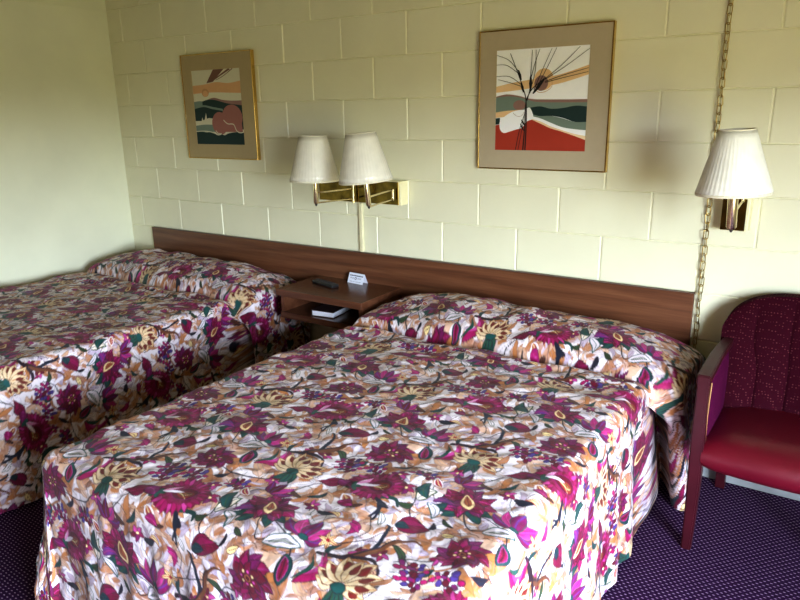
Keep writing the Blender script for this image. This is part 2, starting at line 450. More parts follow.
# small sprigs and curled leaves that fill the ground
for (x, y, a, c, o) in ((.25, .16, 2.6, NAVY, DARK), (.26, .2, .6, GREEN, DARK), (.04, .1, .9, TEAL, DARK), (.03, .09, 2.7, BROWN, DARK), (-.03, -.12, -1.8, NAVY, DARK), (-.02, -.1, -.4, GREEN, DARK), (.22, -.24, -1.2, TEAL, DARK),
                     (.15, -.27, .9, NAVY, DARK), (.35, .04, -.7, GREEN, DARK), (.24, -.005, -1.4, TEAL, DARK), (.40, .25, 2.0, BROWN, DARK), (.10, .06, .3, NAVY, DARK), (.06, -.28, -2.4, TEAL, DARK), (.19, .14, -2.6, BROWN, DARK),
                     (.10, .30, .4, WHITE, TEAL), (.27, .09, 2.2, WHITE, GREEN), (.0, -.16, .3, CREAM, BROWN), (.30, -.27, 2.4, WHITE, TEAL), (.17, .06, 2.9, CREAM, RED), (.38, -.14, 1.2, WHITE, DARK), (-.07, .25, -.6, PEACH, BURG)):
    leaf(x, y, a, U(.04, .062), U(.014, .024), c, NAVY * .5 + c * .5 if o is DARK else c, U(-.35, .35), o, .0020, o)
for (x, y, r0) in ((.245, .265, .016), (.05, -.245, .014), (.345, -.005, .013), (.08, .075, .013), (-.10, .12, .015), (.20, .315, .014), (.30, -.02, .012)):
    for k in range(5):
        a = k * 2 * PI / 5 + x * 40; leaf(x, y, a, r0 * 1.9, r0 * 1.15, rd.choice([MAG, PURP, PINK, BURG]), BURG, .1, DARK, .0011)
    blob(x, y, r0 * .4, r0 * .35, CREAM, 0, BURG)
# crescent leaf with a dark swirling tail
stroke([(.284, -.037), (.32, -.01), (.315, .05), (.300, .097), (.285, .105)], .017, .005, NAVY)
stroke([(.284, -.040), (.33, .0), (.35, .05), (.375, .085), (.40, .085)], .020, .004, BROWN)
stroke([(.284, -.038), (.325, .005), (.345, .055), (.37, .082)], .006, .002, DARK)
stroke([(.284, -.045), (.34, -.03), (.365, -.05), (.378, -.085)], .016, .003, DARK)
stroke([(.284, -.05), (.335, -.045), (.35, -.065), (.345, -.08)], .012, .003, TAN * .8)
stroke([(.22, -.062), (.25, -.05), (.29, -.038)], .012, .018, DARK)
leaf(.205, -.165, 1.35, .125, .040, MAG, BURG, -.36, DARK, .002, None)
leaf(.204, -.150, 1.32, .100, .014, PINK, MAG, -.36, None)
leaf(.200, -.160, 1.45, .09, .014, TEAL, GREEN, -.28, DARK, .001)
# fringed fan flower
A = (.165, .24)
for a in (1.2, .8): stroke([P_(A, .03, -.04), P_(A, .065, -.07 - .02 * a), P_(A, .06 + .04 * (a - .8), -.13 - .02 * (a - .8))], .014, .007, NAVY)
stroke([P_(A, .045, -.045), P_(A, .085, -.035), P_(A, .105, -.055)], .018, .007, TEAL * .6)
bloom(A[0], A[1], .074, 1, BURG, MAG * .6, .3, 1.05, .88, .0, .09, DARK)
for k in range(26):
    a = k * 2 * PI / 26 + .1; leaf(A[0] + .022 * math.cos(a), A[1] + .018 * math.sin(a), a, .054 + .006 * (k % 2), .0175, [MAG, MAG * .75, PINK * .7 + MAG * .3][k % 3], MAG * .7, .0, BURG, .0012)
bloom(A[0], A[1], .052, 12, MAG * .75, BURG, .1, 1.05, .86, .12, 0, BURG)
blob(A[0] + .010, A[1] + .004, .038, .027, BURG * .8, .4, PURP)
blob(A[0] + .016, A[1] + .002, .024, .014, BROWN, .4, RED)
for k in range(5): stroke([P_(A, -.02, -.008), P_(A, .0 + .006 * k, -.002 + .008 * math.sin(k)), P_(A, .03, -.012 + .008 * k)], .0022, .001, [CREAM, RED, TAN][k % 3])
leaf(A[0] - .050, A[1] - .022, .5, .064, .018, WHITE, LILAC, 0, PURP, .001)
leaf(A[0] - .046, A[1] - .018, 1.15, .050, .012, PINK, WHITE, 0, None)
bloom(A[0] - .052, A[1] - .032, .022, 5, TEAL, GREEN, .4, 1, 1, .5, 0, DARK)
# buds by the fan
leaf(.082, .222, PI + .55, .078, .044, BURG, MAG * .6, .1, DARK, .0018, MAG * .7)
leaf(.055, .190, PI + .3, .05, .018, BURG, MAG, -.1, DARK, .001)
leaf(.065, .214, -.35, .052, .038, PURP, BURG, .1, DARK, .0016, PINK * .6)
leaf(.115, .165, -.9, .058, .030, RED, CREAM, .1, WHITE, .004, CREAM)
leaf(.12, .135, -.2, .048, .034, MAG, PURP, .1, DARK, .0013, PINK)
leaf(.205, .075, -1.25, .06, .026, MAG, PURP, .25, DARK, .001)
leaf(.205, .06, -.5, .045, .016, MAG, PINK, .1, DARK, .001)
# rosette with cream drop
for a, l in ((-2.6, .080), (-2.05, .07), (-.75, .075), (-.2, .078), (.5, .07), (2.7, .07)):
    leaf(B[0] + .012 * math.cos(a), B[1] - .026, a, l, .036, TEAL, NAVY, .14, DARK, .0018, GREEN)
for ring, (n, l, w) in enumerate(((9, .080, .046), (7, .064, .044), (6, .046, .036))):
    for k in range(n):
        a = k * 2 * PI / n + ring * .45; e = 1 - .18 * abs(math.sin(a))
        leaf(B[0] + .008 * math.cos(a), B[1] + .006 * math.sin(a), a, l * e, w * e, [MAG * .8, BURG, PURP * .8][(k + ring) % 3], [BURG, MAG * .7, BURG][(k + ring) % 3], .08 * (-1) ** k, DARK, .0016, (PINK * .5 + MAG * .5) if ring < 2 else BURG)
leaf(B[0] + .022, B[1] - .030, 2.1, .068, .040, CREAM, PEACH, .05, BURG, .0024, None)
leaf(B[0] + .015, B[1] - .020, 2.1, .048, .020, TAN * .7, RED, .05, BROWN, .0012, BURG)
# purple tulip
T = (.143, -.017)
for a, c in ((.45, PURP), (2.5, PURP), (.95, MAG), (2.0, MAG), (1.5, PURP)):
    leaf(T[0], T[1] - .035, a, .078, .036, c, BURG if c is PURP else PINK, (a - 1.5) * .14, TEAL, .0016, VIOL if c is PURP else PINK)
blob(T[0] + .002, T[1] - .032, .014, .010, TEAL, 0, DARK)
for k in range(6): leaf(.206, -.018, k * 1.047 + .2, .030, .014, CREAM, RED, 0, BROWN, .0012, RED)
blob(.206, -.018, .006, .005, RED)
# outlined leaf
leaf(.085, -.115, .4, .090, .046, WHITE, LILAC, .12, TEAL, .0030, TEAL)
leaf(.098, -.107, .45, .055, .014, GREEN, WHITE, .1, DARK, .001)
# leaf bud
leaf(.175, -.185, 1.9, .074, .048, TEAL, NAVY, -.1, DARK, .002)
leaf(.172, -.178, 1.9, .057, .027, BURG, MAG, -.1, PINK * .7, .0016, DARK)
# cream flower with red spotted petals
Cc = (.327, -.092)
for a in (-1.0, -2.1, -1.5): leaf(Cc[0] - .005, Cc[1] - .042, a, .055, .026, TEAL, GREEN, .15, DARK, .0015, DARK)
for i, (a, l) in enumerate(((-.1, .062), (3.2, .062), (.3, .074), (2.85, .074), (.75, .082), (2.4, .082), (1.2, .088), (1.95, .088), (1.57, .07))):
    leaf(Cc[0] + .010 * math.cos(a), Cc[1] - .035 + .010 * math.sin(a), a, l, .036, C_(214, 184, 140), C_(226, 206, 180), .06, BROWN, .0016, TAN)
    leaf(Cc[0] + (l * .48) * math.cos(a), Cc[1] - .035 + (l * .48) * math.sin(a), a, l * .44, .019, RED * .5, BROWN, 0, BROWN, .001)
blob(Cc[0], Cc[1] - .04, .022, .013, TEAL, 0, DARK)
# berries
for q in ((.426, .006), (.032, .285), (.25, -.26), (.11, -.30)):
    for k in range(13):
        a = k * 2.4; r = .008 * math.sqrt(k) * 1.15
        blob(q[0] + r * math.cos(a) * 1.25, q[1] + r * math.sin(a) * .8, .0100, .0082, [MAG, PURP, BURG, VIOL * .8][k % 4], a, DARK, .0016)
# dark many-petalled flower
D = (.088, -.205)
for ring, (n, l, w) in enumerate(((10, .066, .036), (8, .052, .030), (7, .036, .022))):
    for k in range(n):
        a = k * 2 * PI / n + ring * .3
        leaf(D[0] + .006 * math.cos(a), D[1] + .006 * math.sin(a), a, l * (1 - .12 * abs(math.sin(a))), w, [BURG, MAG * .7, PURP * .8][(k * (ring + 1)) % 3], [MAG * .7, BURG, BURG][(k + ring) % 3], .15, DARK, .0015, PINK * .45 if ring == 0 else None)
for k in range(8): blob(D[0] + .018 * math.cos(k * .785), D[1] + .015 * math.sin(k * .785), .0036, .003, CREAM if k % 2 else PINK)
blob(D[0], D[1], .008, .007, BURG * .6, 0, TAN)
# dark bud with calyx
leaf(.30, .12, .35, .085, .066, BURG, MAG * .55, .08, DARK, .0018, MAG * .6)
leaf(.306, .125, .55, .07, .024, MAG * .7, BURG, .12, DARK, .001)
leaf(.30, .12, .15, .042, .032, NAVY, TEAL, .1, DARK, .001)
leaf(.298, .235, 1.3, .078, .040, WHITE, CREAM, .15, GREEN, .0035, GREEN)
leaf(.33, .26, .3, .064, .030, PURP, VIOL, .2, DARK, .0015, PINK * .6)
# second tulip and fillers
for a, c in ((.4, PURP), (2.2, PURP), (1.0, MAG), (1.6, BURG)):
    leaf(-.053, .065, a, .066, .030, c, PINK if c is MAG else BURG, (a - 1.3) * .1, DARK, .0015, VIOL)
leaf(-.09, .02, 2.4, .05, .026, RED, MAG, .1, WHITE, .003, CREAM)
leaf(-.10, -.05, 1.9, .075, .036, TEAL, NAVY, .2, DARK, .002, GREEN)
leaf(-.09, -.06, -.9, .07, .030, WHITE, LILAC, .2, TEAL, .0028, TEAL)

def blur(t, k):
    for ax in (0, 1):
        t = sum(np.roll(t, s, ax) for s in range(-k, k + 1)) / (2 * k + 1)
    return t
def lookup(u, v, t):
    i = np.floor(u / LA); uu = u - i * LA; vv = v - i * LB / 2; vv = vv - np.floor(vv / LB) * LB
    a = np.clip((uu / PIX).astype(int), 0, TW - 1); b = np.clip((vv / PIX).astype(int), 0, TH - 1)
    return t[b, a]
# the half drop means rows wrap with a shift, so only a one-pixel blur is used
tile_s = blur(tile, 1); tile_s[:, :2] = tile[:, :2]; tile_s[:, -2:] = tile[:, -2:]

def spread_mat():
    mt, nt, b = new_mat('floral_quilted_cotton')
    at = N(nt, 'ShaderNodeAttribute'); at.attribute_name = 'print'
    tc = N(nt, 'ShaderNodeTexCoord')
    nt.links.new(at.outputs['Color'], b.inputs['Base Color'])
    b.inputs['Roughness'].default_value = .62; b.inputs['Specular IOR Level'].default_value = .35
    b.inputs['Sheen Weight'].default_value = .08
    n1 = N(nt, 'ShaderNodeTexNoise'); n1.inputs['Scale'].default_value = 38; n1.inputs['Detail'].default_value = 3
    nt.links.new(tc.outputs['Object'], n1.inputs['Vector'])
    bp = N(nt, 'ShaderNodeBump'); bp.inputs['Strength'].default_value = .55; bp.inputs['Distance'].default_value = .006
    nt.links.new(n1.outputs['Fac'], bp.inputs['Height']); nt.links.new(bp.outputs['Normal'], b.inputs['Normal'])
    return mt
M_spread = spread_mat()

def sstep(a, b, x):
    t = np.clip((x - a) / (b - a), 0, 1); return t * t * (3 - 2 * t)

def bedspread(name, cx, hw, yfoot, ztop, step_s, step_t, pat, seed, root, drop=.585, left_w=.09, right_w=.09, left_fall=.62, fshift=0.0, leanw=.13):
    """cloth grid: s across the bed, t from headboard (0) to foot; beyond the inner rectangle it rolls over the edge and hangs"""
    re = .055                                   # edge rounding
    L = -yfoot - .03; inner = hw - re
    smax = inner + re * PI / 2 + drop - re; tin = L - re; tmax = tin + re * PI / 2 + drop - re
    s = np.linspace(-smax, smax, int(2 * smax / step_s)); t = np.concatenate([[0], np.cumsum(np.linspace(step_t[1], step_t[0], int(tmax / (sum(step_t) / 2))))])
    t = t / t[-1] * tmax
    S, T = np.meshgrid(s, t)
    wob = (vnoise(S * 7, T * 7, seed) - .5) * .02
    ds = np.sign(S) * np.maximum(np.abs(S) - inner, 0); dt = np.maximum(T - tin, 0)
    d = np.hypot(ds, dt); dirx = np.where(d > 1e-9, ds / np.maximum(d, 1e-9), 0); diry = np.where(d > 1e-9, dt / np.maximum(d, 1e-9), 0)
    dmax = re * PI / 2 + drop - re + wob * .6
    over = d > dmax + .004
    d = np.minimum(d, dmax)
    a = np.clip(d / re, 0, PI / 2); hor = re * np.sin(a); dz = re * (1 - np.cos(a)); hang = np.maximum(d - re * PI / 2, 0); dz = dz + hang
    # hanging folds
    along = np.where(np.abs(ds) > dt, T, S)
    ph = vnoise(along * 3.1, along * 0 + 3.3, seed + 2) * 9
    fold = np.sin(along * 2 * PI / .21 + ph) * .010 + (vnoise(along * 26, hang * 5, seed + 4) - .5) * .012
    k = np.clip(hang / .4, 0, 1)
    hor = hor + hang * .05 + fold * k
    corner = np.minimum(np.abs(ds), dt); hor = hor + np.clip(corner / .3, 0, 1) * .05 * k
    X = np.clip(S, -inner, inner) + dirx * hor
    Yc = np.minimum(T, tin) + diry * hor
    Z = ztop - dz
    # pillows under the head of the spread
    y = -.03 - np.minimum(T, tin)
    wav = (vnoise(S * 4.5, S * 0 + 1.7, seed + 6) - .5) * .05
    yy = y + wav
    pil_t = np.clip(1 - ((yy + .235) / .262) ** 2, 0, 1) ** .55
    xs = np.clip(np.abs(S) / (hw + .06), 0, 1.25)
    pil_x = np.clip(1 - xs ** 3.2 * np.where(S < 0, left_fall, .62), .0, 1)
    fall = np.clip(1 - hang / .30, 0, 1)
    lump = .003 * np.sin(S * 9 + seed) + (vnoise(S * 9, y * 9, seed + 8) - .5) * .026
    Z = Z + pil_t * (.110 + lump) * pil_x * np.where(hang > 0, fall, 1)
    Z = Z + np.where(y > -.12, -.03 * (1 - np.clip(-y / .12, 0, 1)), 0) * (1 - np.clip(hang / .1, 0, 1))
    crease = np.exp(-((yy + .502) / .026) ** 2) * .016
    Z = Z - crease * (1 - np.clip(hang / .1, 0, 1))
    # wider where it falls over the pillow ends, tucked behind that flap
    side = np.where(S > 0, right_w, left_w)
    yfl = y + .10 * np.clip(hang / .55, 0, 1) * -1
    flap = sstep(-.475 - fshift, -.415 - fshift, yfl)
    Xn = X + np.sign(S) * side * flap * sstep(.05, .45, np.clip(d / .2, 0, 1)); Yn = Yc.copy()
    tp = np.array([0, .20, .33, .385, .41, .425, .44, .455, .47, .485, .505, .53, .58, .66, 9])
    xp = np.array([1.0, 1.05, 1.1, 1.0, .80, .60, .42, .25, -.35, -.45, -.12, .0, 0, 0, 0])
    yp = np.array([-.03, -.23, -.36, -.425, -.438, -.43, -.40, -.33, -.22, -.22, -.38, -.53, -.61, -.69, -9.03])
    tp[2:-1] += fshift; yp[2:-1] -= fshift
    fine = np.linspace(0, .8, 400); kx = np.interp(fine, tp, xp); ky = np.interp(fine, tp, yp) + .03 + fine
    ker = np.hanning(13); ker /= ker.sum()
    kx = np.convolve(np.pad(kx, 6, mode='edge'), ker, 'valid'); ky = np.convolve(np.pad(ky, 6, mode='edge'), ker, 'valid')
    Tl = np.clip(T - .08 * np.clip(hang / .55, 0, 1) * 0, 0, .8)
    fk = sstep(.02, .16, hang)
    onside = (np.abs(S) > inner) & (T < .8)
    nat = flap * sstep(.05, .45, np.clip(d / .2, 0, 1))
    fx = np.interp(Tl, fine, kx); fy = np.interp(Tl, fine, ky)
    X = X + np.sign(S) * side * np.where(onside, nat * (1 - fk) + fx * fk, nat)
    lean = leanw * np.clip(hang / .55, 0, 1) * sstep(.30, .40, T) * (1 - sstep(.56, .66, T))
    Yc = Yc - np.where(onside, (fy + lean) * fk, 0)
    # print follows the true length of the cloth across the bed
    seg = np.sqrt(np.diff(Xn, axis=1) ** 2 + np.diff(Z, axis=1) ** 2 + np.diff(Yn, axis=1) ** 2)
    arc = np.concatenate([np.zeros((X.shape[0], 1)), np.cumsum(seg, axis=1)], 1); mid = X.shape[1] // 2
    arc = arc - arc[:, mid:mid + 1]
    hd = sstep(.95, .35, T) if False else 1 - sstep(.45, .95, T)
    SU = S * (1 - hd) + arc * hd
    # fabric wrinkles
    topk = 1 - np.clip(hang / .05, 0, 1)
    wr = (vnoise(S * 6, T * 9, seed + 11) - .5) * .016 + (vnoise(S * 17, T * 32, seed + 12) - .5) * .007 + (vnoise(S * 40, T * 60, seed + 13) - .5) * .0028
    near = np.exp(-((y + .60) / .14) ** 2)
    wr = wr + near * (vnoise(S * 6 + T * 3, T * 34, seed + 14) - .5) * .022
    Z = Z + wr * topk
    nzs = (vnoise(along * 30, hang * 22, seed + 15) - .5) * .007 * (1 - topk)
    X = X + dirx * nzs; Yc = Yc + diry * nzs
    Z = np.maximum(Z, .012)
    # keep the head end clear of the headboard
    V = np.stack([X, -.032 - Yc, Z], -1).reshape(-1, 3)
    wu = (vnoise(S * 11, T * 11, seed + 31) - .5) * .022 + (vnoise(S * 34, T * 34, seed + 32) - .5) * .007
    wv = (vnoise(S * 11, T * 11, seed + 33) - .5) * .022 + (vnoise(S * 34, T * 34, seed + 34) - .5) * .007
    cols = lookup((SU + wu + cx - pat[0]).ravel(), (-.03 - T + wv - pat[1]).ravel(), tile_s)
    cols = cols * .93
    nt_, ns_ = S.shape
    idx = np.arange(nt_ * ns_).reshape(nt_, ns_)
    q = np.stack([idx[:-1, :-1], idx[1:, :-1], idx[1:, 1:], idx[:-1, 1:]], -1)
    bad = over[:-1, :-1] & over[1:, :-1] & over[1:, 1:] & over[:-1, 1:]
    q = q[~bad]
    used = np.zeros(nt_ * ns_, bool); used[q.ravel()] = True
    remap = np.cumsum(used) - 1; V = V[used]; cols = cols[used]; q = remap[q]
    me = bpy.data.meshes.new(name)
    me.vertices.add(len(V)); me.vertices.foreach_set('co', V.astype(np.float32).ravel())
    me.loops.add(q.size); me.loops.foreach_set('vertex_index', q.astype(np.int32).ravel())
    me.polygons.add(len(q)); me.polygons.foreach_set('loop_start', np.arange(0, q.size, 4, dtype=np.int32))
    try: me.polygons.foreach_set('loop_total', np.full(len(q), 4, dtype=np.int32))
    except Exception: pass
    me.polygons.foreach_set('use_smooth', np.ones(len(q), bool))
    me.update(calc_edges=True); me.validate()
    at = me.color_attributes.new('print', 'FLOAT_COLOR', 'POINT')
    at.data.foreach_set('color', np.concatenate([cols, np.ones((len(cols), 1))], 1).astype(np.float32).ravel())
    o = obj(name, me, M_spread, root)
    return o

def make_bed(cx, hw, label, step_s, step_t, pat, seed, lw, rw, lf, fs, ln):
    root = thing('double_bed', label, 'bed', (cx, 0, 0), 'floral double beds')
    bedspread('bedspread', cx, hw, -2.05, .60, step_s, step_t, pat, seed, root, left_w=lw, right_w=rw, left_fall=lf, fshift=fs, leanw=ln)
    w = hw - .06
    bm = bmesh.new(); add_box(bm, -w, w, -1.96, -.06, .32, .555, .04, 3); obj('mattress', bm, M_mattress, root)
    bm = bmesh.new(); add_box(bm, -w, w, -1.96, -.06, .12, .31, .015, 2); obj('box_spring', bm, M_mattress, root)
    for sx in (-1, 1):
        for yy in (-1.85, -.2):
            bm = bmesh.new(); add_tube(bm, [(sx * (w - .12), yy, .0), (sx * (w - .12), yy, .12)], .022, 10); obj('leg', bm, M_black, root)
    return root
make_bed(2.31, .71, 'double bed with burgundy floral spread, nearer one, beside the burgundy armchair', .0026, (.0021, .0040), (2.426, -1.888), 21, -.06, .105, 1.15, .055, .13)
make_bed(.11, .71, 'double bed with burgundy floral spread, farther one, pushed to the left wall', .0042, (.0042, .0046), (.52, -1.60), 43, .03, .09, .62, .045, .03)

# ------------------------------------------------------------------ headboard and nightstand
bm = bmesh.new()
add_box(bm, -.50, 3.05, -.024, -.0015, .42, .8180, .002, 1)
hb = tag(obj('headboard', bm, M_wood), 'long brown wood-grain headboard panel mounted along the block wall', 'headboard')
bm = bmesh.new(); add_box(bm, -.50, 3.05, -.0255, -.0012, .8182, .8215); obj('top_edge', bm, M_wooddark, hb)

ns = thing('nightstand', 'brown wood-grain wall-mounted nightstand with an open shelf, between the beds', 'nightstand', (1.03, -.0265, .497))
NW, ND = .56, .362          # local: x 0..NW, y -ND..0, z 0..
bm = bmesh.new(); add_box(bm, -.018, NW, -ND, 0, .124, .160, .0015, 1); obj('tabletop', bm, M_woodn, ns)
bm = bmesh.new(); add_box(bm, .004, .022, -ND + .015, 0, .034, .1238); obj('side_panel', bm, M_woodn, ns)
bm = bmesh.new(); add_box(bm, NW - .020, NW - .001, -ND + .004, 0, .034, .1238); obj('side_panel', bm, M_woodn, ns)
bm = bmesh.new(); add_box(bm, .004, NW - .001, -ND + .008, 0, .0, .0338); obj('shelf', bm, M_woodn, ns)
bm = bmesh.new(); add_box(bm, .0225, NW - .0205, -.012, -.001, .0342, .1236); obj('back_panel', bm, M_wooddark, ns)
NSZ = .497 + .160

# remote control
def rot_z(o, a): o.rotation_euler = (0, 0, a); return o
rm = thing('remote_control', 'black television remote control lying on the nightstand', 'remote control', (1.196, -.192, NSZ + .0004))
rot_z(rm, -.25)
bm = bmesh.new(); add_box(bm, -.095, .095, -.024, .024, 0, .020, .006, 3); smooth(obj('remote_body', bm, M_black, rm))
bm = bmesh.new()
for i in range(8):
    for j in range(3): add_box(bm, -.07 + i * .019, -.058 + i * .019, -.016 + j * .012, -.008 + j * .012, .0195, .0222, .001, 1)
bt = obj('buttons', bm, M_key, rm); bt['kind'] = 'stuff'

# tent card
tcard = thing('tent_card', 'white folded tent card with small dark print, standing on the nightstand', 'card', (1.320, -.062, NSZ + .0006))
rot_z(tcard, -.10)
hh, hwid, sp = .054, .057, .022
bm = bmesh.new()
for sy in (-1, 1):
    t = bmesh.new(); bmesh.ops.create_cube(t, size=1)
    ang = math.atan2(sp, hh)
    for v in t.verts: v.co = Vector((v.co.x * 2 * hwid, v.co.y * .0007, (v.co.z + .5) * math.hypot(hh, sp)))
    Mx = Matrix.Translation((0, sy * sp, 0)) @ Matrix.Rotation(sy * ang, 4, 'X')
    merge(bm, t, 0, Mx)
obj('folded_card', bm, M_paper, tcard)
bm = bmesh.new()
Mx = Matrix.Translation((0, -sp, 0)) @ Matrix.Rotation(-ang, 4, 'X')
def ink(x0, x1, z0, z1):
    t = bmesh.new(); add_box(t, x0, x1, -.0010, -.0003, z0, z1); merge(bm, t, 0, Mx)
x = -.047
for wdt in (.008, .011, .006, .016, .010, .012, .009, .008):
    ink(x, x + wdt, .041, .046); x += wdt + .0022
for zz, ws in ((.031, (.013, .010)), (.0265, (.010, .012)),):
    x = -.042
    for wdt in ws: ink(x, x + wdt, zz, zz + .0014); x += wdt + .004
    x = .012
    for wdt in ws: ink(x, x + wdt, zz, zz + .0014); x += wdt + .004
for k in range(14):
    a0, a1 = k * 2 * PI / 14, (k + 1) * 2 * PI / 14
    t = bmesh.new(); vs = [t.verts.new((r * math.cos(a) - .002, -.0007, .0285 + r * math.sin(a))) for r, a in ((.0075, a0), (.0075, a1), (.0045, a1), (.0045, a0))]; t.faces.new(vs); merge(bm, t, 0, Mx)
x = -.040
for wdt in (.018, .012, .020, .015): ink(x, x + wdt, .009, .0106); x += wdt + .005
obj('print', bm, M_ink, tcard)

# book on the shelf
bk = thing('book', 'thick closed book with white page edges and dark cover on the nightstand shelf', 'book', (1.292, -.255, .497 + .0342))
rot_z(bk, .12)
bm = bmesh.new(); add_box(bm, -.066, .066, -.095, .095, .003, .030, .002, 1); obj('page_block', bm, M_pages, bk)
bm = bmesh.new(); add_box(bm, -.068, .068, -.097, .097, .0302, .0335, .001, 1); add_box(bm, -.068, .068, -.097, .097, 0, .0028, .001, 1); add_box(bm, -.0705, -.0665, -.097, .097, 0, .0335, .001, 1)
obj('cover', bm, M_cover, bk)

# ------------------------------------------------------------------ framed prints
def flat_mat(name, col): return plain(name, lin(*col), .75, noise=.02)
def framed(label, x0, x1, z0, z1, ax0, ax1, az0, az1, mats, draw, tilt=0):
    root = thing('framed_print', label, 'picture', ((x0 + x1) / 2, -.003, z0), 'framed landscape prints')
    cx = (x0 + x1) / 2; w = (x1 - x0) / 2; h = z1 - z0; e = .0055; dp = .026
    bm = bmesh.new()
    add_box(bm, -w, -w + e, -dp, 0, 0, h, .0015, 1); add_box(bm, w - e, w, -dp, 0, 0, h, .0015, 1)
    add_box(bm, -w + e, w - e, -dp, 0, 0, e, .0015, 1); add_box(bm, -w + e, w - e, -dp, 0, h - e, h, .0015, 1)
    obj('frame', bm, M_frame, root)
    bm = bmesh.new(); a0, a1, b0, b1 = ax0 - cx, ax1 - cx, az0 - z0, az1 - z0
    yb = -dp + .005
    for r in ((-w + e, a0, e, h - e), (a1, w - e, e, h - e), (a0, a1, e, b0), (a0, a1, b1, h - e)): add_box(bm, r[0], r[1], yb, yb + .003, r[2], r[3])
    obj('mat_board', bm, mats[0], root)
    bm = bmesh.new(); add_box(bm, a0 - .003, a1 + .003, yb + .0031, yb + .005, b0 - .003, b1 + .003)
    lay = [0]
    def poly(pts, mi):
        lay[0] += 1
        pts = [(min(max(p[0], 0), 1), min(max(p[1], 0), 1)) for p in pts]
        t = bmesh.new(); vs = [t.verts.new((a0 + p[0] * (a1 - a0), yb + .0030 - lay[0] * .00008, b0 + p[1] * (b1 - b0))) for p in pts]
        f = t.faces.new(vs); f.normal_update()
        bmesh.ops.triangulate(t, faces=[f]); merge(bm, t, mi)
    draw(poly)
    obj('print', bm, mats[1:], root)
    return root
def smoothc(pts, n=6):
    out = []; P = [Vector((p[0], p[1], 0)) for p in pts]
    for i in range(len(P) - 1):
        p0, p1, p2, p3 = P[max(i - 1, 0)], P[i], P[i + 1], P[min(i + 2, len(P) - 1)]
        for k in range(n):
            t = k / n; q = .5 * ((2 * p1) + (-p0 + p2) * t + (2 * p0 - 5 * p1 + 4 * p2 - p3) * t * t + (-p0 + 3 * p1 - 3 * p2 + p3) * t ** 3)
            out.append((q.x, q.y))
    return out + [pts[-1]]
def band(poly, top, bot, mi): poly(smoothc(top) + smoothc(bot)[::-1], mi)
def ell(poly, cx, cy, rx, ry, mi, n=24): poly([(cx + rx * math.cos(2 * PI * k / n), cy + ry * math.sin(2 * PI * k / n)) for k in range(n)], mi)
def pen(poly, pts, w0, w1, mi):
    q = smoothc(pts, 8); Lf = []; Rt = []
    for i, p in enumerate(q):
        a = Vector(q[min(i + 1, len(q) - 1)]) - Vector(q[max(i - 1, 0)]); nrm = Vector((-a.y, a.x)).normalized(); w = (w0 + (w1 - w0) * i / (len(q) - 1)) / 2
        Lf.append((p[0] + nrm.x * w, p[1] + nrm.y * w)); Rt.append((p[0] - nrm.x * w, p[1] - nrm.y * w))
    poly(Lf + Rt[::-1], mi)

